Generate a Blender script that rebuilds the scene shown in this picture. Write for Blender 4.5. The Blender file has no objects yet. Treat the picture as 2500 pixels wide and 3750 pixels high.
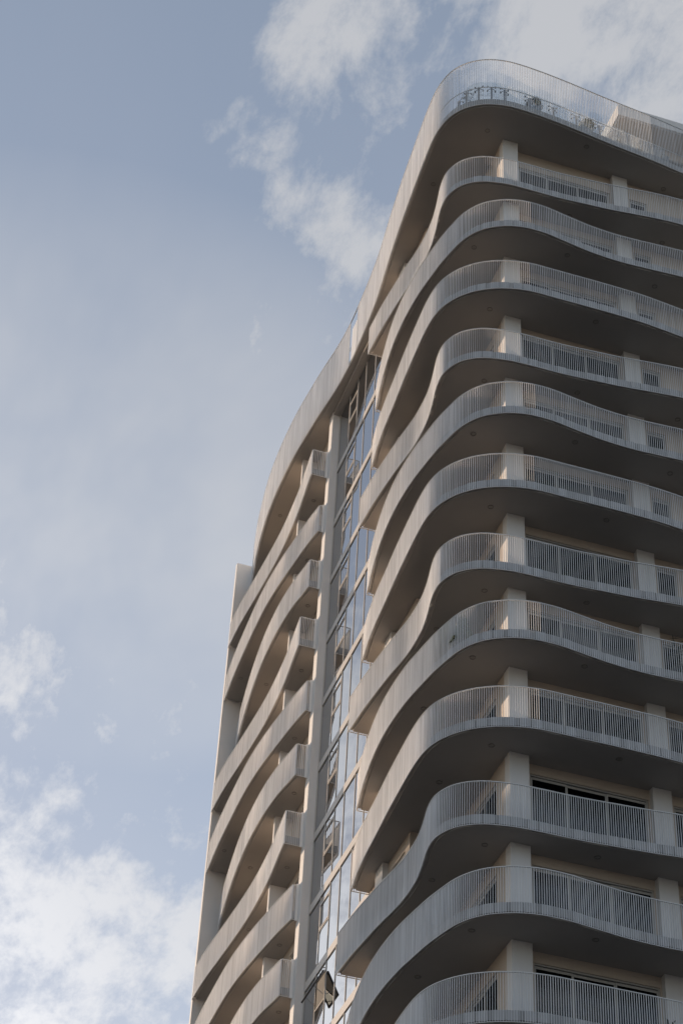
import bpy, bmesh, math, random
from mathutils import Vector, Matrix

random.seed(7)
scene = bpy.context.scene
col = scene.collection

# ------------------------------------------------------------------ camera
FWD = Vector((0.207361, 0.726572, 0.655053)); RIGHT = Vector((0.949109, -0.311679, 0.045262)); UP = Vector((-0.237053, -0.612331, 0.754226))
cam_data = bpy.data.cameras.new('camera')
cam_data.sensor_fit = 'VERTICAL'; cam_data.sensor_height = 36.0; cam_data.sensor_width = 24.0
cam_data.lens = 7400.0 / 3750.0 * 36.0
cam_data.clip_start = 0.5; cam_data.clip_end = 3000.0
cam = bpy.data.objects.new('camera', cam_data); col.objects.link(cam)
cam.matrix_world = Matrix(((RIGHT.x, UP.x, -FWD.x, 0.0), (RIGHT.y, UP.y, -FWD.y, 0.0), (RIGHT.z, UP.z, -FWD.z, 1.6), (0, 0, 0, 1)))
scene.camera = cam

# ------------------------------------------------------------------ world, sun, exposure
SUN_TO = Vector((-1.0, 3.75, 0.49)).normalized()          # towards the low evening sun
SUN_EL = math.asin(SUN_TO.z); SUN_AZ = math.atan2(SUN_TO.x, SUN_TO.y)
world = bpy.data.worlds.new('World'); scene.world = world; world.use_nodes = True
world.cycles.sampling_method = 'MANUAL'; world.cycles.sample_map_resolution = 256
wn = world.node_tree; wn.nodes.clear(); wl = wn.links
def W(t, **kw):
    n = wn.nodes.new(t)
    for k, v in kw.items(): setattr(n, k, v)
    return n
def wmath(op, a, b=None, clamp=False):
    n = W('ShaderNodeMath', operation=op); n.use_clamp = clamp
    for i, v in enumerate((a, b)):
        if v is None: continue
        if isinstance(v, (int, float)): n.inputs[i].default_value = v
        else: wl.new(v, n.inputs[i])
    return n.outputs[0]
sky = W('ShaderNodeTexSky', sky_type='NISHITA'); sky.sun_disc = False
sky.sun_elevation = SUN_EL; sky.sun_rotation = SUN_AZ
sky.altitude = 50; sky.air_density = 1.0; sky.dust_density = 0.8; sky.ozone_density = 1.6
hsv = W('ShaderNodeHueSaturation'); hsv.inputs['Saturation'].default_value = 0.92; hsv.inputs['Value'].default_value = 1.14
gam = W('ShaderNodeGamma'); gam.inputs['Gamma'].default_value = 0.68; wl.new(sky.outputs[0], gam.inputs['Color'])
wl.new(gam.outputs[0], hsv.inputs['Color'])
tint = W('ShaderNodeVectorMath', operation='MULTIPLY'); tint.inputs[1].default_value = (1.02, .965, 1.0); wl.new(hsv.outputs[0], tint.inputs[0])
clear = tint.outputs[0]
geo = W('ShaderNodeTexCoord')
sep = W('ShaderNodeSeparateXYZ'); wl.new(geo.outputs['Generated'], sep.inputs[0])
den = wmath('ADD', wmath('MAXIMUM', sep.outputs[2], 0.0), 0.15)
px = wmath('DIVIDE', sep.outputs[0], den); py = wmath('DIVIDE', sep.outputs[1], den)
cmb = W('ShaderNodeCombineXYZ'); wl.new(px, cmb.inputs[0]); wl.new(py, cmb.inputs[1])
def wnoise(scale, detail, rough, off=(0, 0, 0), stretch=(1, 1, 1), dist=0.0):
    mp = W('ShaderNodeMapping'); mp.inputs['Location'].default_value = off; mp.inputs['Scale'].default_value = stretch
    wl.new(cmb.outputs[0], mp.inputs[0])
    n = W('ShaderNodeTexNoise'); n.inputs['Scale'].default_value = scale; n.inputs['Detail'].default_value = detail
    n.inputs['Roughness'].default_value = rough; n.inputs['Distortion'].default_value = dist
    wl.new(mp.outputs[0], n.inputs['Vector']); return n.outputs[0]
# cloud banks of this evening's sky: centre and radius on the cloud layer, weight
BANKS = [((.215, .545), (.075, .050), .9), ((.300, .545), (.08, .058), .78), ((.165, .588), (.036, .038), .85), ((.235, .592), (.045, .026), .7),
         ((.187, .700), (.028, .030), .95), ((.186, .745), (.026, .036), .72), ((.130, .664), (.026, .018), .48), ((.178, .648), (.018, .012), .5), ((.20, .80), (.03, .04), .42),
         ((.120, 1.265), (.07, .06), .78), ((.226, 1.315), (.08, .045), .85), ((.285, 1.350), (.06, .08), .92), ((.140, 1.42), (.08, .06), .78),
         ((.255, 1.245), (.03, .02), .6), ((.075, 1.205), (.035, .035), .62), ((.245, 1.53), (.1, .06), .85), ((-.06, 1.33), (.12, .10), .85), ((-.38, 1.30), (.22, .22), 1.0)]
total = None
for (cx, cy), (rx, ry), wt in BANKS:
    ax = wmath('DIVIDE', wmath('SUBTRACT', px, cx), rx * 2.1); ay = wmath('DIVIDE', wmath('SUBTRACT', py, cy), ry * 2.1)
    r2 = wmath('ADD', wmath('MULTIPLY', ax, ax), wmath('MULTIPLY', ay, ay))
    g = wmath('MULTIPLY', wmath('MAXIMUM', wmath('SUBTRACT', 1.0, r2), 0.0), wt)
    total = g if total is None else wmath('MAXIMUM', total, g)
wide = wnoise(1.3, 2, .5, (12.7, 8.3, .4))                    # broad cloud cover over the rest of the sky
wide = wmath('MULTIPLY', wmath('MAXIMUM', wmath('SUBTRACT', wide, .475), 0.0), 6.0)
total = wmath('MAXIMUM', total, wide)
fine = wnoise(26.0, 6, .68, (0.3, .2, 0), (1.0, .55, 1), .12)
mid_ = wnoise(9.0, 4, .60, (4.3, 2.2, 0), (1.0, .6, 1), .15)
f = wmath('ADD', wmath('MULTIPLY', wmath('SUBTRACT', fine, .5), 1.7), wmath('MULTIPLY', wmath('SUBTRACT', mid_, .5), 1.6))
soft = wmath('POWER', wmath('MINIMUM', total, 1.0), .75)
dens = wmath('ADD', wmath('SUBTRACT', wmath('MULTIPLY', soft, .85), .42), f)
mr = W('ShaderNodeMapRange', interpolation_type='SMOOTHSTEP'); mr.inputs['From Min'].default_value = -.12; mr.inputs['From Max'].default_value = .52
wl.new(dens, mr.inputs['Value'])
thick = wmath('MULTIPLY', mr.outputs[0], wmath('MINIMUM', wmath('MULTIPLY', total, 3.0), 1.0))
haze_n = wnoise(3.4, 5, .62, (1.2, 5.1, 0), (1.0, .45, 1), .3)
vx = wmath('DIVIDE', wmath('SUBTRACT', px, .10), .34); vy = wmath('DIVIDE', wmath('SUBTRACT', py, .95), .27)
vband = wmath('MAXIMUM', wmath('SUBTRACT', 1.0, wmath('ADD', wmath('MULTIPLY', vx, vx), wmath('MULTIPLY', vy, vy))), .12)     # a sheet of thin high cloud
veil = wmath('MULTIPLY', wmath('SUBTRACT', haze_n, .18, True), wmath('MULTIPLY', vband, 2.1))
cov = wmath('MAXIMUM', wmath('MULTIPLY', thick, .93), veil)
sdot = W('ShaderNodeVectorMath', operation='DOT_PRODUCT'); wl.new(geo.outputs['Generated'], sdot.inputs[0]); sdot.inputs[1].default_value = SUN_TO
fwd_glow = wmath('MULTIPLY', wmath('POWER', wmath('MAXIMUM', sdot.outputs['Value'], 0.0), 14.0), 8.0)     # clouds scatter the low sun forward
cb = wmath('ADD', fwd_glow, 2.35)
cwhite = W('ShaderNodeCombineXYZ')
for i, k_ in enumerate((1.0, .995, 1.005)): wl.new(wmath('MULTIPLY', cb, k_), cwhite.inputs[i])
ccol = W('ShaderNodeMix', data_type='RGBA'); ccol.inputs['Factor'].default_value = .78
wl.new(clear, ccol.inputs['A']); wl.new(cwhite.outputs[0], ccol.inputs['B'])
mixc = W('ShaderNodeMix', data_type='RGBA'); wl.new(cov, mixc.inputs['Factor']); wl.new(clear, mixc.inputs['A']); wl.new(ccol.outputs['Result'], mixc.inputs['B'])
bg = W('ShaderNodeBackground'); bg.inputs['Strength'].default_value = 0.15
wl.new(mixc.outputs['Result'], bg.inputs['Color'])
wo = W('ShaderNodeOutputWorld'); wl.new(bg.outputs[0], wo.inputs['Surface'])

sun_data = bpy.data.lights.new('sun', 'SUN'); sun_data.energy = 4.2; sun_data.angle = math.radians(0.5); sun_data.color = (1.0, 0.75, 0.53)
sun = bpy.data.objects.new('sun', sun_data); col.objects.link(sun)
sun.rotation_euler = (-SUN_TO).to_track_quat('-Z', 'Y').to_euler(); sun.location = (-40, 60, 120)

scene.render.engine = 'CYCLES'
scene.cycles.max_bounces = 6; scene.cycles.diffuse_bounces = 4; scene.cycles.glossy_bounces = 2; scene.cycles.transparent_max_bounces = 8
vs = scene.view_settings; vs.view_transform = 'Standard'; vs.look = 'None'; vs.exposure = 0.87; vs.gamma = 1.0; vs.use_curve_mapping = False

# ------------------------------------------------------------------ materials
def mat(name, color, rough=.6, metallic=0.0, noise=None, spec=.5, bump=None):
    """noise = (scale vector, amount): gentle dirt and tone variation on the base colour; bump = (scale, strength)"""
    m = bpy.data.materials.new(name); m.use_nodes = True; nt = m.node_tree
    b = nt.nodes['Principled BSDF']; b.inputs['Base Color'].default_value = (*color, 1); b.inputs['Roughness'].default_value = rough
    b.inputs['Metallic'].default_value = metallic; b.inputs['Specular IOR Level'].default_value = spec
    tc = nt.nodes.new('ShaderNodeNewGeometry')
    if noise:
        mp = nt.nodes.new('ShaderNodeMapping'); mp.inputs['Scale'].default_value = noise[0]; nt.links.new(tc.outputs['Position'], mp.inputs[0])
        n = nt.nodes.new('ShaderNodeTexNoise'); n.inputs['Scale'].default_value = 1.0; n.inputs['Detail'].default_value = 6; n.inputs['Roughness'].default_value = .6
        nt.links.new(mp.outputs[0], n.inputs['Vector'])
        r = nt.nodes.new('ShaderNodeMapRange'); r.inputs['From Min'].default_value = .3; r.inputs['From Max'].default_value = .7
        r.inputs['To Min'].default_value = 1 - noise[1]; r.inputs['To Max'].default_value = 1 + noise[1] * .4
        nt.links.new(n.outputs[0], r.inputs['Value'])
        mx = nt.nodes.new('ShaderNodeVectorMath'); mx.operation = 'SCALE'; mx.inputs[0].default_value = color
        nt.links.new(r.outputs[0], mx.inputs['Scale']); nt.links.new(mx.outputs[0], b.inputs['Base Color'])
    if bump:
        n2 = nt.nodes.new('ShaderNodeTexNoise'); n2.inputs['Scale'].default_value = bump[0]; n2.inputs['Detail'].default_value = 4
        nt.links.new(tc.outputs['Position'], n2.inputs['Vector'])
        bp = nt.nodes.new('ShaderNodeBump'); bp.inputs['Strength'].default_value = bump[1]; bp.inputs['Distance'].default_value = .01
        nt.links.new(n2.outputs[0], bp.inputs['Height']); nt.links.new(bp.outputs[0], b.inputs['Normal'])
    return m
def glass(name, fac, tint, behind=None, rough=.005, graze=.32):
    """coated window glass: mirror-like share fac, the rest seen through (tint) or a dark opaque back"""
    m = bpy.data.materials.new(name); m.use_nodes = True; nt = m.node_tree; nt.nodes.clear()
    o = nt.nodes.new('ShaderNodeOutputMaterial'); g = nt.nodes.new('ShaderNodeBsdfGlossy'); g.inputs['Roughness'].default_value = rough
    g.inputs['Color'].default_value = (.93, .96, 1, 1)
    if behind is None:
        t = nt.nodes.new('ShaderNodeBsdfTransparent'); t.inputs['Color'].default_value = (*tint, 1)
    else:
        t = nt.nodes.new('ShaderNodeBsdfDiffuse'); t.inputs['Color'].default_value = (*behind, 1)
    lw = nt.nodes.new('ShaderNodeLayerWeight'); lw.inputs['Blend'].default_value = .35
    mr_ = nt.nodes.new('ShaderNodeMapRange'); mr_.inputs['To Min'].default_value = fac * .75; mr_.inputs['To Max'].default_value = min(1.0, fac + graze)
    nt.links.new(lw.outputs['Fresnel'], mr_.inputs['Value'])
    ms = nt.nodes.new('ShaderNodeMixShader'); nt.links.new(mr_.outputs[0], ms.inputs[0]); nt.links.new(t.outputs[0], ms.inputs[1]); nt.links.new(g.outputs[0], ms.inputs[2])
    # very slight waviness of the panes
    geo_ = nt.nodes.new('ShaderNodeNewGeometry'); n2 = nt.nodes.new('ShaderNodeTexNoise'); n2.inputs['Scale'].default_value = 1.1; n2.inputs['Detail'].default_value = 1
    nt.links.new(geo_.outputs['Position'], n2.inputs['Vector'])
    bp = nt.nodes.new('ShaderNodeBump'); bp.inputs['Strength'].default_value = .06; bp.inputs['Distance'].default_value = .02
    nt.links.new(n2.outputs[0], bp.inputs['Height']); nt.links.new(bp.outputs[0], g.inputs['Normal'])
    nt.links.new(ms.outputs[0], o.inputs['Surface']); return m

M = {}
M['slat'] = mat('white_coated_metal', (.85, .86, .885), .42, noise=((9, 9, .2), .28))
M['rail'] = mat('white_rail_metal', (.84, .84, .84), .38)
M['slab'] = mat('painted_concrete', (.46, .435, .41), .9, noise=((.6, .6, .6), .07), bump=(30, .15))
M['plate'] = mat('grey_bracket_metal', (.52, .52, .53), .5)
M['tile'] = mat('grey_floor_tile', (.19, .175, .16), .6, noise=((3, 3, 3), .2))
M['edge'] = mat('pale_slab_edge', (.45, .45, .46), .8, noise=((1.5, 1.5, 1), .1))
M['wall'] = mat('cream_render', (.62, .535, .46), .92, noise=((.8, .8, .35), .07), bump=(40, .2))
M['column'] = mat('white_render', (.79, .775, .77), .9, noise=((.9, .9, .3), .07), bump=(40, .2))
M['frame'] = mat('champagne_aluminium', (.62, .58, .54), .45)
M['doorframe'] = mat('grey_aluminium', (.50, .49, .48), .5)
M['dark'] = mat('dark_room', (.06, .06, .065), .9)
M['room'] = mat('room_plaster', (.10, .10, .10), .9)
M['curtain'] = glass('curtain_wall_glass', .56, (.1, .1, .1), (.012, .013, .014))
M['glass'] = glass('door_glass', .045, (.12, .13, .14), graze=.08)
M['clear'] = glass('balustrade_glass', .06, (.9, .93, .94))
M['steel'] = mat('brushed_steel', (.32, .33, .35), .4, .8)
M['light'] = mat('lamp_trim', (.27, .25, .235), .5)
M['lens'] = mat('lamp_lens', (.40, .375, .35), .5)
M['beige'] = mat('beige_soffit_board', (.55, .44, .33), .8)
M['leaf'] = mat('leaf_green', (.11, .16, .025), .6, noise=((9, 9, 9), .5))
M['leaf_light'] = mat('leaf_yellow_green', (.30, .27, .10), .6, noise=((9, 9, 9), .5))
M['leaf_dark'] = mat('leaf_dark_green', (.02, .04, .015), .45, noise=((9, 9, 9), .4))
M['bark'] = mat('bark', (.10, .07, .05), .9)
M['pot'] = mat('clay_pot', (.20, .18, .17), .8)
M['cloth'] = mat('white_curtain_cloth', (.72, .72, .74), .9)
M['ground'] = mat('paving', (.05, .05, .05), .9, noise=((.35, .35, .35), .25))
M['road'] = mat('asphalt', (.05, .05, .052), .9, noise=((.8, .8, .8), .2))

# ------------------------------------------------------------------ mesh helpers
def new_mesh(name, verts, faces, m, smooth=False):
    me = bpy.data.meshes.new(name); me.from_pydata([tuple(v) for v in verts], [], faces); me.materials.append(m)
    if smooth:
        for p in me.polygons: p.use_smooth = True
    me.update(); return me
class MB:
    def __init__(s): s.v = []; s.f = []
    def box(s, x0, x1, y0, y1, z0, z1):
        b = len(s.v)
        s.v += [(x0, y0, z0), (x1, y0, z0), (x1, y1, z0), (x0, y1, z0), (x0, y0, z1), (x1, y0, z1), (x1, y1, z1), (x0, y1, z1)]
        s.f += [(b, b+3, b+2, b+1), (b+4, b+5, b+6, b+7), (b, b+1, b+5, b+4), (b+1, b+2, b+6, b+5), (b+2, b+3, b+7, b+6), (b+3, b, b+4, b+7)]
        return s
    def obox(s, p, t, hw, hd, z0, z1, caps=True):
        """box centred on p (x,y), half width hw along tangent t, half depth hd across"""
        n = (-t[1], t[0]); b = len(s.v)
        for z in (z0, z1):
            for a, c in ((-1, -1), (1, -1), (1, 1), (-1, 1)):
                s.v.append((p[0] + t[0]*hw*a + n[0]*hd*c, p[1] + t[1]*hw*a + n[1]*hd*c, z))
        s.f += [(b, b+1, b+5, b+4), (b+1, b+2, b+6, b+5), (b+2, b+3, b+7, b+6), (b+3, b, b+4, b+7)]
        if caps: s.f += [(b, b+3, b+2, b+1), (b+4, b+5, b+6, b+7)]
        return s
    def tube(s, a, c, r, n=8):
        a = Vector(a); c = Vector(c); d = (c - a).normalized(); u = d.orthogonal().normalized(); w = d.cross(u); b = len(s.v)
        for p in (a, c):
            for i in range(n):
                t = 2*math.pi*i/n; s.v.append(tuple(p + u*math.cos(t)*r + w*math.sin(t)*r))
        for i in range(n): s.f.append((b+i, b+(i+1) % n, b+n+(i+1) % n, b+n+i))
        s.f += [tuple(b+i for i in reversed(range(n))), tuple(b+n+i for i in range(n))]
        return s
    def sweep(s, pts, prof, closed_ends=True):
        """prof: list of (offset to the inner side, z); pts: [(p, normal)]"""
        b = len(s.v); k = len(prof)
        for p, n in pts:
            for o, z in prof: s.v.append((p[0] + n[0]*o, p[1] + n[1]*o, z))
        for i in range(len(pts)-1):
            for j in range(k):
                q = (j+1) % k; s.f.append((b+i*k+j, b+i*k+q, b+(i+1)*k+q, b+(i+1)*k+j))
        if closed_ends:
            s.f += [tuple(b+j for j in reversed(range(k))), tuple(b+(len(pts)-1)*k+j for j in range(k))]
        return s
    def mesh(s, name, m, smooth=False): return new_mesh(name, s.v, s.f, m, smooth)
def tag(o, label=None, cat=None, group=None, kind=None):
    for k, v in (('label', label), ('category', cat), ('group', group), ('kind', kind)):
        if v: o[k] = v
    return o
def link(name, me, parent=None, loc=(0, 0, 0), rz=0.0):
    """loc is where the object stands, measured from its parent's origin"""
    o = bpy.data.objects.new(name, me); col.objects.link(o); o.parent = parent; o.location = loc; o.rotation_euler = (0, 0, rz); return o
def empty(name, loc):
    o = bpy.data.objects.new(name, None); col.objects.link(o); o.location = loc; o.empty_display_size = .3; return o

def spline(pts, step=.12):
    """centripetal-ish Catmull-Rom through plan points, resampled evenly"""
    P = [Vector(p) for p in pts]; P = [P[0]*2-P[1]] + P + [P[-1]*2-P[-2]]; out = []
    for i in range(1, len(P)-2):
        for k in range(16):
            t = k/16; a, b, c, d = P[i-1], P[i], P[i+1], P[i+2]
            out.append(.5*((2*b) + (c-a)*t + (2*a-5*b+4*c-d)*t*t + (3*b-a-3*c+d)*t**3))
    out.append(P[-2])
    for _ in range(30):                                                # iron out small wobbles of the survey points
        out = [out[0]] + [(out[i-1] + out[i]*2 + out[i+1])/4 for i in range(1, len(out)-1)] + [out[-1]]
    return resample(out, step)
def resample(out, step):
    L = [0.0]
    for i in range(1, len(out)): L.append(L[-1] + (out[i]-out[i-1]).length)
    n = max(1, round(L[-1]/step)); res = []; j = 0
    for i in range(n+1):
        s = L[-1]*i/n
        while j < len(L)-2 and L[j+1] < s: j += 1
        d = L[j+1]-L[j]; res.append(out[j].lerp(out[j+1], (s-L[j])/d if d > 1e-9 else 0))
    return res
def frames(pts):
    res = []
    for i, p in enumerate(pts):
        t = (pts[min(i+1, len(pts)-1)] - pts[max(i-1, 0)]).normalized(); res.append((p, Vector((-t.y, t.x)), t))
    return res

# ------------------------------------------------------------------ survey of the tower (metres, plan x,y)
H = 3.2
def zs(k): return 65.38 - H*k          # underside of balcony k, counted down from the roof
ZR = 65.94                             # underside of the roof slab
KMAX = 14
YE, YL = 57.10, 65.18                  # ends of the two balcony wings at the glazed strip
FAR = [(26.0, 46.15), (28.0, 46.2), (30.0, 46.5), (32.0, 46.6), (34.0, 46.4)]
RIGHT_PLAN = {
 'A': [(17.05,57.1),(17.07,56.5),(17.1,55.7),(17.17,54.8),(17.24,54.0),(17.31,53.3),(17.40,52.65),(17.47,52.0),(17.49,51.3),(17.47,50.6),(17.41,50.1),(17.32,49.55),(17.2,48.95),(17.15,48.5),(17.15,48.15),(17.2,47.9),(17.3,47.62),(17.45,47.36),(17.65,47.15),(17.9,46.97),(18.2,46.82),(18.55,46.72),(18.9,46.65),(19.3,46.6),(20.1,46.58),(21.2,46.57),(22.3,46.49),(23.3,46.42),(24.4,46.29)] + FAR,
 'B': [(17.48,57.1),(17.38,56.55),(17.28,56.05),(17.15,55.3),(17.05,54.6),(16.98,54.05),(16.91,53.3),(16.87,52.6),(16.86,52.0),(16.87,51.4),(16.9,50.8),(16.95,50.2),(17.02,49.7),(17.09,49.2),(17.17,48.68),(17.26,48.25),(17.36,47.85),(17.46,47.47),(17.6,47.12),(17.78,46.81),(17.98,46.56),(18.2,46.36),(18.45,46.2),(18.75,46.04),(19.05,45.94),(19.4,45.86),(19.75,45.83),(20.15,45.83),(20.53,45.86),(20.9,45.92),(21.35,45.99),(21.75,46.05),(22.2,46.11),(22.6,46.14),(23.2,46.17),(24.0,46.16),(26.0,46.05),(28.0,46.0),(30.0,46.3),(32.0,46.5),(34.0,46.3)],
 'C': [(17.43,57.1),(17.34,56.55),(17.26,56.0),(17.18,55.25),(17.12,54.5),(17.08,53.75),(17.03,53.0),(16.98,52.3),(16.94,51.6),(16.91,51.0),(16.88,50.3),(16.86,49.8),(16.85,49.25),(16.86,48.8),(16.9,48.37),(16.98,48.0),(17.09,47.7),(17.25,47.4),(17.42,47.15),(17.65,46.9),(17.88,46.7),(18.15,46.52),(18.4,46.38),(18.65,46.27),(18.95,46.17),(19.25,46.09),(19.6,46.03),(20,46.0),(21,46.0),(22.2,45.99),(23.4,46.0),(24.4,46.04),(26.0,46.2),(28.0,46.35),(30.0,46.2),(32.0,46.0),(34.0,46.1)]}
LEFT_PLAN = {
 'A': [(17.11,78.88),(17.11,77.6),(17.15,76.5),(17.22,75.3),(17.28,74.2),(17.33,73.2),(17.38,72.0),(17.40,71.0),(17.39,70.0),(17.36,69.0),(17.32,68.0),(17.24,67.0),(17.15,66.0),(17.09,YL)],
 'B': [(17.18,78.88),(17.12,78.0),(17.05,76.8),(17.0,75.4),(16.97,74.1),(16.95,72.9),(16.95,71.8),(16.98,70.8),(17.04,69.8),(17.13,68.8),(17.24,67.8),(17.36,66.7),(17.47,65.85),(17.58,YL)],
 'C': [(17.94,78.88),(17.8,78.2),(17.58,76.8),(17.36,75.0),(17.2,73.5),(17.1,72.3),(17.03,71.3),(16.99,70.3),(16.98,69.2),(17.0,68.3),(17.06,67.3),(17.14,66.5),(17.25,65.8),(17.33,YL)]}
ROOF_PLAN = [(17.93,78.88),(17.64,77.4),(17.5,76.6),(17.38,75.75),(17.24,74.7),(17.12,73.6),(17.04,72.6),(17.0,71.6),(16.98,70.8),(16.98,69.8),(17.0,68.8),(17.05,67.8),(17.12,66.9),(17.2,65.9),(17.3,64.9),(17.42,63.9),(17.5,63.0),(17.54,62.2),(17.55,61.4),(17.53,60.3),(17.5,59.2),(17.45,58.2),(17.38,57.2),(17.25,56.0),(17.12,54.8),(16.98,53.3),(16.87,51.8),(16.77,50.3),(16.71,49.2),(16.69,48.4),(16.76,47.7),(16.96,47.05),(17.35,46.52),(17.9,46.13),(18.5,45.92),(19.2,45.83),(20.4,45.87),(21.7,45.99),(23.5,46.2),(25.2,46.36),(26.7,46.55),(29,46.8),(31,46.7),(34,46.4)]

# ------------------------------------------------------------------ ground
gm = MB(); N = 24
gm.v = [(-900 + 1800*i/N, -900 + 1800*j/N, 0) for j in range(N+1) for i in range(N+1)]
gm.f = [(j*(N+1)+i, j*(N+1)+i+1, (j+1)*(N+1)+i+1, (j+1)*(N+1)+i) for j in range(N) for i in range(N)]
tag(link('ground', gm.mesh('ground', M['ground'])), kind='structure')
tag(link('road', new_mesh('road', [(-300, 24, .004), (300, 24, .004), (300, 33, .004), (-300, 33, .004)], [(0, 1, 2, 3)], M['road'])), kind='structure')

# ------------------------------------------------------------------ the tower
BASE = Vector((24.0, 60.0, 0.0))
tower = empty('apartment_tower', BASE)
tag(tower, 'tall white apartment tower with wavy slatted balconies and a glazed strip between its wings', 'building')
def part(name, me, x=0., y=0., z=0., rz=0.):
    return link(name, me, tower, (x-BASE.x, y-BASE.y, z-BASE.z), rz)
def plain(name, build, m, **kw):
    mb = MB(); build(mb); return part(name, mb.mesh(name, m), **kw)

PITCH = .0725; BW, BD = .0068, .0140     # slat spacing, half width, half depth
def slab_mesh(name, pts, back, thick=.33, inset=(.15, .055), step=.05):
    fr = frames(pts); rings = []
    for o, z in ((inset[0], 0), (inset[0], step), (inset[1], step), (inset[1], thick)):
        rings.append([(p.x + n.x*o, p.y + n.y*o, z) for p, n, t in fr] + [(x, y, z) for x, y in back])
    k = len(rings[0]); v = [q for r in rings for q in r]; f = []
    f.append(tuple(reversed(range(k)))); f.append(tuple(3*k+i for i in range(k)))
    for r in range(3):
        for i in range(k):
            j = (i+1) % k; f.append((r*k+i, r*k+j, (r+1)*k+j, (r+1)*k+i))
    me = new_mesh(name, v, f, M['slab'])
    bm = bmesh.new(); bm.from_mesh(me); bmesh.ops.recalc_face_normals(bm, faces=bm.faces); bmesh.ops.triangulate(bm, faces=[q for q in bm.faces if len(q.verts) > 4]); bm.to_mesh(me); bm.free()
    me.materials.append(M['tile']); me.materials.append(M['edge'])
    for q in me.polygons:
        if q.normal.z > .9 and q.center.z > thick-.01: q.material_index = 1
        elif abs(q.normal.z) < .3 and q.center.z > step+.02: q.material_index = 2
    return me
def slat_spots(paths):
    out = []
    for pts in paths:
        for p, n, t in frames(resample(pts, PITCH)): out.append((p, t))
    return out
def slat_mesh(name, spots, z0, z1):
    mb = MB()
    for i, (p, t) in enumerate(spots):
        if i % 15 == 0: mod = random.gauss(0, .045)                      # railing modules never line up exactly
        a = (mod + random.gauss(0, .025)) * (1.0 if p.y > 48.0 else .3); t = Vector((t.x*math.cos(a)-t.y*math.sin(a), t.x*math.sin(a)+t.y*math.cos(a)))
        mb.obox(p, t, BW, BD, z0, z1, caps=True)
    return mb.mesh(name, M['slat'])
def rail_mesh(name, paths, zt, hw, h):
    mb = MB()
    for pts in paths: mb.sweep([(p, n) for p, n, t in frames(pts)], [(-hw, zt-h), (hw, zt-h), (hw, zt), (-hw, zt)])
    return mb.mesh(name, M['rail'])
def seg(a, b, step=.12): return resample([Vector(a), Vector(b)], step)

# downlight: trim ring with a recessed lens
def light_mesh():
    n = 20; v = []; f = []
    prof = [(.102, 0), (.102, -.016), (.078, -.020), (.072, -.006), (.072, -.004)]
    for r, z in prof:
        for i in range(n): v.append((r*math.cos(2*math.pi*i/n), r*math.sin(2*math.pi*i/n), z))
    for j in range(len(prof)-1):
        for i in range(n): f.append((j*n+i, j*n+(i+1) % n, (j+1)*n+(i+1) % n, (j+1)*n+i))
    f.append(tuple((len(prof)-1)*n+i for i in range(n)))
    me = new_mesh('downlight', v, f, M['light']); me.materials.append(M['lens']); me.polygons[len(me.polygons)-1].material_index = 1; return me
LIGHT = light_mesh()
plate = MB().box(-.16, .16, -.012, .012, .0, .30); PLATE = plate.mesh('fixing_plate', M['plate'])
bal = MB().obox((0, 0), (1, 0), BW, BD, -.05, 1.43); BAL = bal.mesh('baluster', M['slat'])

LIGHTS_R = {'A': [(18.66,47.92),(21.98,47.3),(17.91,50.39),(25.9,47.3)], 'B': [(18.08,47.46),(21.49,46.6),(17.6,50.6),(25.2,46.9)], 'C': [(18.68,47.4),(22.53,46.63),(17.91,49.88),(26.3,46.9)]}
LIGHTS_L = {'A': [(17.75,66.9),(17.72,72.2)], 'B': [(17.78,67.3),(17.45,76.95)], 'C': [(17.72,66.5),(17.69,72.7)]}
RW, LW = {}, {}
for T in 'ABC':
    c = spline(RIGHT_PLAN[T]); c[0] = Vector((c[0].x, YE))
    endr = seg((18.12, YE+.02), (c[0].x+.03, YE+.02))
    RW[T] = dict(curve=c, paths=[endr, c], slab=slab_mesh('balcony_slab', c, [(33.9, YE), (18.2, YE)]), spots=slat_spots([endr, c]),
                 hand=rail_mesh('handrail', [endr, c], 1.45, .022, .022), low=rail_mesh('bottom_rail', [endr, c], -.035, .016, .015))
    RW[T]['bal'] = slat_mesh('balusters', RW[T]['spots'], -.05, 1.43)
    c = spline(LEFT_PLAN[T]); c[-1] = Vector((c[-1].x, YL))
    endl = seg((c[-1].x+.03, YL-.02), (17.72, YL-.02))
    LW[T] = dict(curve=c, paths=[c, endl], slab=slab_mesh('balcony_slab', c, [(18.3, YL), (18.3, 78.88)]), spots=slat_spots([c, endl]),
                 hand=rail_mesh('handrail', [c, endl], 1.45, .022, .022), low=rail_mesh('bottom_rail', [c, endl], -.035, .016, .015))
    LW[T]['bal'] = slat_mesh('balusters', LW[T]['spots'], -.05, 1.43)

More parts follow.
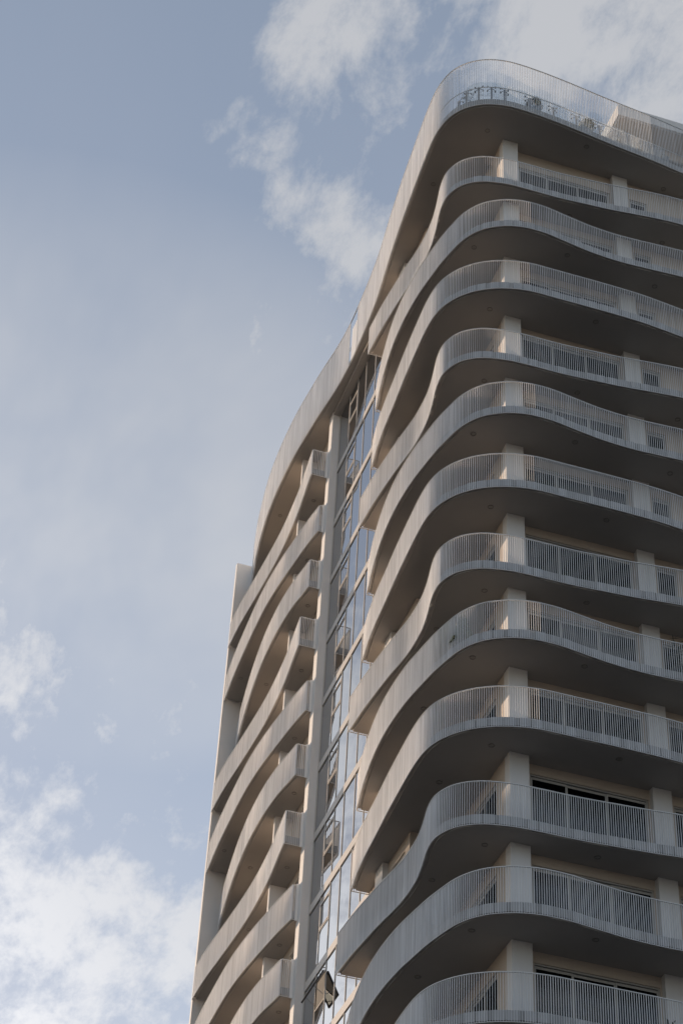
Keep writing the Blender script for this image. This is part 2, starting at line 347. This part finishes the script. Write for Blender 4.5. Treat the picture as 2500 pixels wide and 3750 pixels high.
POST = MB().box(-.055, .055, -.02, .02, -.07, 1.50).mesh('end_post', M['rail'])
slabs_r = {}
for k in range(1, KMAX+1):
    T = 'ABC'[(k-1) % 3]; z = zs(k)
    for w, S, lights in (('R', RW, LIGHTS_R), ('L', LW, LIGHTS_L)):
        D = S[T]
        s = part('balcony_slab', D['slab'], 0, 0, z)
        link('handrail', D['hand'], s); link('bottom_rail', D['low'], s)
        for x, y in lights[T]: link('downlight', LIGHT, s, (x, y, 0))
        if w == 'R':
            slabs_r[k] = s
            fr = frames(D['curve']); run = 0; last = fr[0][0]; nxt = 0
            for p, n, t in fr:
                run += (p-last).length; last = p
                if run >= nxt and p.x < 27:
                    nxt += (1.05, .42)[int(nxt*10) % 2]
                    link('fixing_plate', PLATE, s, (p.x + n.x*.037, p.y + n.y*.037, .018), math.atan2(t.y, t.x))
            if k in (10, 11, 12):                                        # the nearest slats are single pieces
                idx = [i for i, (p, t) in enumerate(D['spots']) if p.y < 47.75 and p.x < 24.6][:100]
                keep = set(idx)
                for i in idx:
                    p, t = D['spots'][i]; link('baluster', BAL, s, (p.x, p.y, 0), math.atan2(t.y, t.x))
                rest = slat_mesh('balusters', [q for i, q in enumerate(D['spots']) if i not in keep], -.05, 1.43)
                tag(link('balusters', rest, s), kind='stuff')
            else: tag(link('balusters', D['bal'], s), kind='stuff')
        else:
            tag(link('balusters', D['bal'], s), kind='stuff')
            link('end_post', POST, s, (17.775, YL-.02, 0))
            if T != 'C': link('end_post', POST, s, (D['curve'][0].x+.01, 78.93, 0), math.radians(90))

# roof slab, tall slatted screen, wind-break glass
rc = spline(ROOF_PLAN)
roof = part('roof_slab', slab_mesh('roof_slab', rc, [(33.9, 78.88)], thick=.36), 0, 0, ZR)
GAP = (60.75, 61.75)
spots = [(p, t) for p, t in slat_spots([rc]) if not (GAP[0] < p.y < GAP[1] and p.x < 18)]
tag(link('screen_slats', slat_mesh('screen_slats', spots, -.05, 2.83), roof), kind='stuff')
link('screen_top_rail', rail_mesh('screen_top_rail', [rc], 2.85, .022, .022), roof)
link('screen_bottom_rail', rail_mesh('screen_bottom_rail', [rc], -.035, .016, .015), roof)
inner = [p + n*.05 for p, n, t in frames(rc)]
link('screen_mid_rail', rail_mesh('screen_mid_rail', [inner], 1.12, .014, .026), roof)
g = MB().box(17.58, 17.61, 60.72, 61.58, .10, 2.2)
link('hatch_panel', g.mesh('hatch_panel', M['slat']), roof)
for x, y in ((18.57,47.29),(22.56,46.68),(26.34,47.6),(17.66,72.7),(17.5,50.6)): link('downlight', LIGHT, roof, (x, y, 0))
posts = [(17.32,47.2),(17.46,46.68),(17.82,46.3),(18.29,46.12),(18.83,46.05),(19.89,46.1),(20.96,46.2),(21.97,46.27),(23.04,46.4),(24.13,46.52),(25.13,46.67),(26.24,46.88)]
pm = MB().box(-.045, .045, -.02, .02, .36, 1.15); POSTM = pm.mesh('glass_post', M['steel'])
sm = MB()
for sx in (-1, 1):
    for sz in (-1, 1):
        sm.tube((0, 0, 1.17), (sx*.16, .05, 1.17+sz*.13), .014, 6); sm.tube((sx*.16, .02, 1.17+sz*.13), (sx*.16, .10, 1.17+sz*.13), .026, 8)
sm.tube((0, -.03, 1.17), (0, .05, 1.17), .04, 8)
SPIDER = sm.mesh('spider_clamp', M['steel'])
for i, (x, y) in enumerate(posts):
    a = posts[max(i-1, 0)]; b = posts[min(i+1, len(posts)-1)]; rz = math.atan2(b[1]-a[1], b[0]-a[0])
    po = part('glass_post', POSTM, x, y, ZR, rz); link('spider_clamp', SPIDER, po)
    if i:
        p0, p1 = Vector(posts[i-1]), Vector((x, y)); t = (p1-p0).normalized(); n = Vector((-t.y, t.x)); mid = (p0+p1)/2 + n*.12
        gp = MB().obox((0, 0), (1, 0), (p1-p0).length/2-.02, .006, .40, 1.72)
        part('glass_pane', gp.mesh('glass_pane', M['clear']), mid.x, mid.y, ZR, math.atan2(t.y, t.x))
for (x0, y0), (x1, y1) in (((17.5, 46.55), (17.72, 46.42)), ((22.35, 46.3), (22.65, 46.34)), ((26.0, 46.8), (26.3, 46.85))):
    part('brace', MB().tube((x0, y0, .4), (x1, y1, 1.1), .014, 6).mesh('brace', M['steel']), 0, 0, ZR)

# columns, full height
for name, x0, x1, y0, y1 in (('column', 19.3, 19.93, 47.48, 47.88), ('column', 24.10, 24.74, 47.65, 47.88), ('column', 28.9, 29.54, 47.65, 47.88),
                             ('column', 17.83, 18.26, 64.83, 65.32), ('column', 17.83, 18.26, 55.03, 55.77)):
    plain(name, lambda b: b.box(x0, x1, y0, y1, 0, ZR+.02), M['column'])
plain('fin_wall', lambda b: b.box(17.15, 18.7, 79.0, 79.25, 0, 67.64), M['column'])
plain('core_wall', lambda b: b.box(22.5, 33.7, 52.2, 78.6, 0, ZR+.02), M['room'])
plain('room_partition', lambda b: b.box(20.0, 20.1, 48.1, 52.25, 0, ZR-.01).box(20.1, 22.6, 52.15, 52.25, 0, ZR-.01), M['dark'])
plain('side_wall', lambda b: b.box(33.75, 33.85, 47.9, 79.0, 0, ZR+.02), M['wall'])
plain('soffit_beam', lambda b: b.box(17.86, 18.22, YE+.05, 64.83, ZR-.17, ZR+.02), M['slab'])

# storeys: walls, doors, glazed strip
RBAYS = [(20.12, 24.05, (21.35, 22.675)), (24.90, 25.67, ()), (29.7, 33.4, (30.9, 32.1))]
def right_wall(b, z0, zh, z1):
    edges = [19.93]
    for a, c, _ in RBAYS: edges += [a, c]
    edges.append(33.75)
    for i in range(0, len(edges), 2): b.box(edges[i], edges[i+1], 47.88, 48.08, z0, z1)
    for a, c, _ in RBAYS: b.box(a, c, 47.88, 48.08, zh, z1)
def corner_wall(b, z0, zh, z1):
    b.box(19.3, 19.5, 47.88, 48.62, z0, z1); b.box(19.3, 19.5, 48.62, 51.9, zh, z1); b.box(19.3, 19.5, 51.9, 52.9, z0, z1)
    b.box(18.03, 19.5, 52.9, 53.1, z0, z1)
    b.box(18.03, 18.23, 53.1, 53.35, z0, z1); b.box(18.03, 18.23, 53.35, 54.75, zh, z1); b.box(18.03, 18.23, 54.75, 55.03, z0, z1)
    b.box(18.06, 18.26, 55.77, YE+.06, z0, z1)
LBAYS = [(65.95, 67.25), (70.6, 72.0), (75.2, 76.6)]
def left_wall(b, z0, zh, z1):
    e = [65.32]
    for a, c in LBAYS: e += [a, c]
    e.append(79.0)
    for i in range(0, len(e), 2): b.box(18.2, 18.4, e[i], e[i+1], z0, z1)
    for a, c in LBAYS: b.box(18.2, 18.4, a, c, zh, z1)
def door_x(a, c, mul, y, h):
    """sliding door in a wall along x; returns frame mesh and pane list"""
    b = MB(); fw = .05
    b.box(a, a+fw, y-.05, y+.04, 0, h); b.box(c-fw, c, y-.05, y+.04, 0, h); b.box(a+fw, c-fw, y-.05, y+.04, h-fw, h); b.box(a+fw, c-fw, y-.05, y+.04, 0, .05)
    ed = [a+fw] + list(mul) + [c-fw]; panes = []
    for i in range(len(ed)-1):
        x0, x1 = ed[i], ed[i+1]; yy = y + (.012 if i % 2 else -.018); q = .045
        b.box(x0, x0+q, yy-.02, yy+.02, .05, h-fw-.03); b.box(x1-q, x1, yy-.02, yy+.02, .05, h-fw-.03); b.box(x0+q, x1-q, yy-.02, yy+.02, h-fw-.11, h-fw-.03); b.box(x0+q, x1-q, yy-.02, yy+.02, .05, .12)
        panes.append((x0+q, x1-q, yy))
    return b, panes
PANES = {}
def pane(key, build, m):
    if key not in PANES:
        b = MB(); build(b); PANES[key] = b.mesh('pane', m)
    return PANES[key]
HD = 2.85 - .33
doors_r = []
for bay in RBAYS:
    b, panes = door_x(bay[0], bay[1], bay[2], 47.98, HD); doors_r.append((b.mesh('sliding_door', M['doorframe']), panes))
def door_y(a, c, x, h, halves=2):
    b = MB(); fw = .05
    b.box(x-.05, x+.04, a, a+fw, 0, h); b.box(x-.05, x+.04, c-fw, c, 0, h); b.box(x-.05, x+.04, a+fw, c-fw, h-fw, h); b.box(x-.05, x+.04, a+fw, c-fw, 0, .05)
    ed = [a+fw + (c-a-2*fw)*i/halves for i in range(halves+1)]; panes = []
    for i in range(halves):
        y0, y1 = ed[i], ed[i+1]; xx = x + (.012 if i % 2 else -.018); q = .045
        b.box(xx-.02, xx+.02, y0, y0+q, .05, h-fw); b.box(xx-.02, xx+.02, y1-q, y1, .05, h-fw); b.box(xx-.02, xx+.02, y0+q, y1-q, h-fw-.08, h-fw); b.box(xx-.02, xx+.02, y0+q, y1-q, .05, .12)
        panes.append((y0+q, y1-q, xx))
    return b, panes
yd = {}
for key, a, c, x, n in [('corner', 48.62, 51.9, 19.4, 3), ('side', 53.35, 54.75, 18.13, 1)] + [('l%d' % i, a, c, 18.3, 2) for i, (a, c) in enumerate(LBAYS)]:
    b, panes = door_y(a, c, x, 2.75-.33, n); yd[key] = (b.mesh('sliding_door', M['doorframe']), panes)
MUL = [57.16, 58.57, 59.72, 61.05, 62.2, 63.36, 64.83]; GX = 18.2
wall_cache = {}
def wall_part(name, key, fn, m, z, *args):
    if key not in wall_cache:
        b = MB(); fn(b, *args); wall_cache[key] = b.mesh(name, m)
    return part(name, wall_cache[key], 0, 0, z)
for k in range(1, KMAX+1):
    z = zs(k); top = (zs(k-1) if k > 1 else ZR) - z; tk = 'top' if k == 1 else 'mid'
    f0 = .332
    wall_part('facade_wall', ('r', tk), right_wall, M['wall'], z, f0, 2.852, top-.002)
    wall_part('corner_wall', ('c', tk), corner_wall, M['wall'], z, f0, 2.752, top-.002)
    wall_part('rear_wing_wall', ('l', tk), left_wall, M['wall'], z, f0, 2.752, top-.002)
    wall_part('party_wall', ('p', tk), lambda b, h: b.box(17.50, 18.2, 68.42, 68.60, f0, h), M['column'], z, top-.002)
    for i, (me, panes) in enumerate(doors_r):
        if i == 2: continue
        d = part('sliding_door', me, 0, 0, z+.333)
        for j, (x0, x1, yy) in enumerate(panes):
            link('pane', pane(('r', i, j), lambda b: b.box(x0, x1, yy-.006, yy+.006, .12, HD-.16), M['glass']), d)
    for key, (me, panes) in yd.items():
        d = part('sliding_door', me, 0, 0, z+.333)
        for j, (y0, y1, xx) in enumerate(panes):
            link('pane', pane((key, j), lambda b: b.box(xx-.006, xx+.006, y0, y1, .12, 2.42-.13), M['glass']), d)
    # glazed strip between the wings
    h0, h1 = .42, (top+.05 if k > 1 else top-.17)
    part('spandrel_band', PANES.setdefault('band', MB().box(18.162, 18.24, YE+.06, 64.83, .06, .40).mesh('spandrel_band', M['frame'])), 0, 0, z)
    fk = ('mull', tk, k == 10)
    if fk not in PANES:
        b = MB()
        for y in MUL[1:-1]: b.box(18.175, 18.23, y-.022, y+.022, h0, h1)
        b.box(18.16, 18.23, MUL[0], MUL[0]+.05, h0, h1); b.box(18.16, 18.23, MUL[-1]-.05, MUL[-1], h0, h1)
        y0, y1 = MUL[4]+.03, MUL[5]-.03
        b.box(18.178, 18.23, y0, y1, 1.79, 1.835)
        b.box(18.178, 18.23, y0, y1, 2.93, 2.97)
        if k != 10:
            b.box(18.168, 18.21, y0, y0+.04, 1.86, 2.90); b.box(18.168, 18.21, y1-.04, y1, 1.86, 2.90); b.box(18.168, 18.21, y0+.04, y1-.04, 1.86, 1.91); b.box(18.168, 18.21, y0+.04, y1-.04, 2.85, 2.90)
        PANES[fk] = b.mesh('window_frame', M['frame'])
    fr = part('window_frame', PANES[fk], 0, 0, z)
    for j in range(6):
        y0, y1 = MUL[j]+.031, MUL[j+1]-.031
        rects = [(h0, h1)] if j != 4 else [(h0, 1.78), (1.91, 2.85), (2.97, h1)]
        for q, (a, c) in enumerate(rects):
            if k == 10 and j == 4 and q == 1: continue
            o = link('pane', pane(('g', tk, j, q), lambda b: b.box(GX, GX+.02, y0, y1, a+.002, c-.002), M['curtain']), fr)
    if k == 10:                                                         # the one vent that stands open
        b = MB(); L = .96; y0, y1 = MUL[4]+.04, MUL[5]-.04
        b.box(-.03, .03, y0, y0+.06, -L, 0); b.box(-.03, .03, y1-.06, y1, -L, 0); b.box(-.03, .03, y0+.06, y1-.06, -L, -L+.06); b.box(-.03, .03, y0+.06, y1-.06, -.06, 0)
        v = link('awning_sash', b.mesh('awning_sash', M['dark']), fr, (18.12, 0, 2.90)); v.rotation_euler = (0, math.radians(27), 0)
        p_ = link('pane', MB().box(-.008, .008, y0+.06, y1-.06, -L+.06, -.06).mesh('pane', M['curtain']), fr, (18.12, 0, 2.90)); p_.rotation_euler = (0, math.radians(27), 0)
        link('stay_arm', MB().tube((18.17, y0+.06, 2.0), (17.80, y0+.06, 2.26), .012, 6).tube((18.17, y1-.06, 2.0), (17.80, y1-.06, 2.26), .012, 6).mesh('stay_arm', M['steel']), fr)
# lower storeys, below the picture: plain walls that carry the tower to the ground
plain('podium_wall', lambda b: b.box(18.3, 33.7, 48.0, 78.8, 0, zs(KMAX)-.01), M['wall'])
# roof pavilion
zp = ZR + 3.94
plain('pavilion_roof', lambda b: b.box(24.5, 33.9, 47.5, 57.0, zp, zp+.65), M['column'])
plain('pavilion_soffit', lambda b: b.box(24.62, 33.8, 47.62, 56.9, zp-.02, zp-.002), M['beige'])
plain('pavilion_wall', lambda b: b.box(24.75, 24.95, 48.6, 56.8, ZR+.36, zp-.02).box(24.95, 33.7, 48.6, 48.8, ZR+.36, ZR+1.2).box(24.95, 33.7, 48.6, 48.8, zp-.5, zp-.02), M['wall'])
pf = plain('pavilion_window', lambda b: [b.box(x-.04, x+.04, 48.62, 48.75, ZR+1.2, zp-.5) for x in (26.5, 28.2, 29.9, 31.6)], M['frame'])
for x0, x1 in ((24.95, 26.46), (26.54, 28.16), (28.24, 29.86), (29.94, 31.56), (31.64, 33.7)):
    part('pavilion_pane', MB().box(x0, x1, 48.67, 48.69, ZR+1.2, zp-.5).mesh('pavilion_pane', M['curtain']))

# ------------------------------------------------------------------ plants on the balconies and the roof
def leaf_cloud(name, n, shape, size, m):
    mb = MB()
    for _ in range(n):
        p = Vector(shape()); a = Vector((random.gauss(0, 1), random.gauss(0, 1), random.gauss(0, .7))).normalized(); u = a.orthogonal().normalized(); s = size*random.uniform(.6, 1.3)
        b = len(mb.v); mb.v += [tuple(p - a*s), tuple(p + u*s*.42), tuple(p + a*s), tuple(p - u*s*.42 + Vector((0, 0, s*.15)))]; mb.f.append((b, b+1, b+2, b+3))
    return mb.mesh(name, m)
def pot_mesh(r, h):
    n = 16; v = []; f = []; prof = [(r*.72, 0), (r*.95, h*.86), (r, h*.86), (r, h), (r*.86, h), (r*.82, h*.8)]
    for q, z in prof:
        for i in range(n): v.append((q*math.cos(2*math.pi*i/n), q*math.sin(2*math.pi*i/n), z))
    for j in range(len(prof)-1):
        for i in range(n): f.append((j*n+i, j*n+(i+1) % n, (j+1)*n+(i+1) % n, (j+1)*n+i))
    f += [tuple(reversed(range(n))), tuple((len(prof)-1)*n+i for i in range(n))]
    return new_mesh('pot', v, f, M['pot'])
def plant(name, loc, label, shape, n, size, m, pot, stem):
    e = empty(name, loc); tag(e, label, 'plant')
    link('pot', pot_mesh(*pot), e)
    link('stem', MB().tube((0, 0, pot[1]*.7), (.02, .01, stem), .018, 7).mesh('stem', M['bark']), e)
    link('foliage', leaf_cloud('foliage', n, shape, size, m), e)
    return e
def cone(h0, h1, r):
    def s():
        t = random.random()**1.4; q = r*(1-t*.85)*math.sqrt(random.random()); a = random.uniform(0, 6.283); return (q*math.cos(a), q*math.sin(a), h0+(h1-h0)*t)
    return s
def ball(zc, r):
    def s():
        d = Vector((random.gauss(0, 1), random.gauss(0, 1), random.gauss(0, 1))).normalized()*r*random.uniform(.7, 1.03); return (d.x, d.y, d.z+zc)
    return s
z8 = zs(8)+.332
plant('potted_conifer', (17.80, 47.62, z8), 'bushy green conifer in a pot behind the slats of the rounded balcony corner', cone(.2, 1.38, .42), 2600, .07, M['leaf'], (.2, .3), 1.3)
def fid():
    a = random.uniform(0, 6.283); t = random.random(); q = .28*random.random()**.5; return (q*math.cos(a), q*math.sin(a), .6+1.5*t)
plant('potted_fig', (25.02, 47.05, z8), 'dark large-leaved fig tree rising above the balcony rail at the right edge', fid, 120, .12, M['leaf_dark'], (.22, .35), 1.9)
plant('round_topiary', (20.27, 46.52, ZR+.362), 'rounder, yellowish clipped bush on the roof, nearest the tower corner', ball(1.04, .34), 1500, .065, M['leaf_light'], (.22, .5), .9)
plant('round_topiary', (22.60, 46.68, ZR+.362), 'clipped yellowish bush on the roof just left of the pavilion', ball(.92, .32), 1500, .065, M['leaf_light'], (.22, .45), .8)
def strap_leaves(n, reach, h):
    mb = MB()
    for i in range(n):
        a = 6.283*i/n + random.uniform(-.3, .3); r = reach*random.uniform(.6, 1.0); hh = h*random.uniform(.75, 1.0); u = Vector((math.cos(a), math.sin(a), 0)); w = Vector((-u.y, u.x, 0)); b = len(mb.v)
        for j in range(7):
            t = j/6; c = u*r*t**1.6 + Vector((0, 0, .3 + (hh-.3)*(1-(1-t)**2)*(1.0-.12*t*t))); q = .045*math.sin(math.pi*(.12+.86*t))
            mb.v += [tuple(c - w*q), tuple(c + w*q)]
        for j in range(6): mb.f.append((b+2*j, b+2*j+1, b+2*j+3, b+2*j+2))
    return mb.mesh('foliage', M['leaf_dark'])
e = empty('strap_leaved_plant', (23.74, 46.85, zs(12)+.332)); tag(e, 'dark strap-leaved pot plant in front of the second column, lowest balcony', 'plant')
link('pot', pot_mesh(.17, .32), e); link('foliage', strap_leaves(5, .30, 1.25), e)
# drape behind the first door leaf of storey 11
z11 = zs(11)+.335; dv = []; df = []; nn = 40
for i in range(nn+1):
    x = 20.2 + .5*i/nn; y = 48.2 + .045*math.sin(i*1.25) + .02*math.sin(i*.37)
    dv += [(x, y, 0.02), (x + .02*math.sin(i*.6), y, 2.45)]
for i in range(nn): df.append((2*i, 2*i+2, 2*i+3, 2*i+1))
dr = link('drape', new_mesh('drape', dv, df, M['cloth'], True), None, (0, 0, z11)); dr.modifiers.new('thickness', 'SOLIDIFY').thickness = .004
tag(dr, 'white gathered drape hanging behind the glass door beside the corner column', 'curtain')

# ------------------------------------------------------------------ the neighbouring block whose evening shadow lies on the lower storeys
sd = Vector((SUN_TO.x, SUN_TO.y)).normalized(); pd = Vector((sd.y, -sd.x)); ctr = pd*20.6 + sd*181.0
nb = empty('neighbour_block', (ctr.x, ctr.y, 0)); nb.rotation_euler = (0, 0, math.atan2(pd.y, pd.x))
tag(nb, 'plain concrete neighbour block standing up the street, its shadow on the lower balconies', 'building')
link('wall', MB().box(-11.2, 11.2, -11, 11, 0, 51.0).mesh('wall', M['column']), nb)
link('parapet', MB().box(-11.4, 11.4, -11.2, -10.95, 50.6, 51.7).box(-11.4, 11.4, 10.95, 11.2, 50.6, 51.7).box(-11.4, -11.15, -10.95, 10.95, 50.6, 51.7).box(11.15, 11.4, -10.95, 10.95, 50.6, 51.7).mesh('parapet', M['column']), nb)
nw = MB().box(-.9, .9, -.05, .05, 0, 1.5).mesh('window', M['curtain'])
for i in range(15):
    for x in (-8, -4, 0, 4, 8): link('window', nw, nb, (x, -11.03, 1.6 + i*3.3))

# ------------------------------------------------------------------ across the street, behind the viewer (mirrored in the lower balcony doors)
ob = empty('opposite_block', (44, -32, 0)); tag(ob, 'dark gabled block across the street, mirrored in the lowest balcony doors', 'building')
M['dark_clad'] = mat('dark_cladding', (.07, .07, .075), .7, noise=((.3, .3, .3), .3))
link('wall', MB().box(-17, 17, -12, 12, 0, 52).mesh('wall', M['dark_clad']), ob)
link('roof', new_mesh('roof', [(-17.5, -12.5, 51.8), (17.5, -12.5, 51.8), (17.5, 12.5, 51.8), (-17.5, 12.5, 51.8), (-9, 0, 60), (9, 0, 60)], [(0, 3, 2, 1), (0, 1, 5, 4), (2, 3, 4, 5), (1, 2, 5), (3, 0, 4)], M['dark_clad']), ob)
for i in range(15):
    for x in (-13.5, -9, -4.5, 0, 4.5, 9, 13.5): link('window', nw, ob, (x, 12.03, 1.6 + i*3.35))
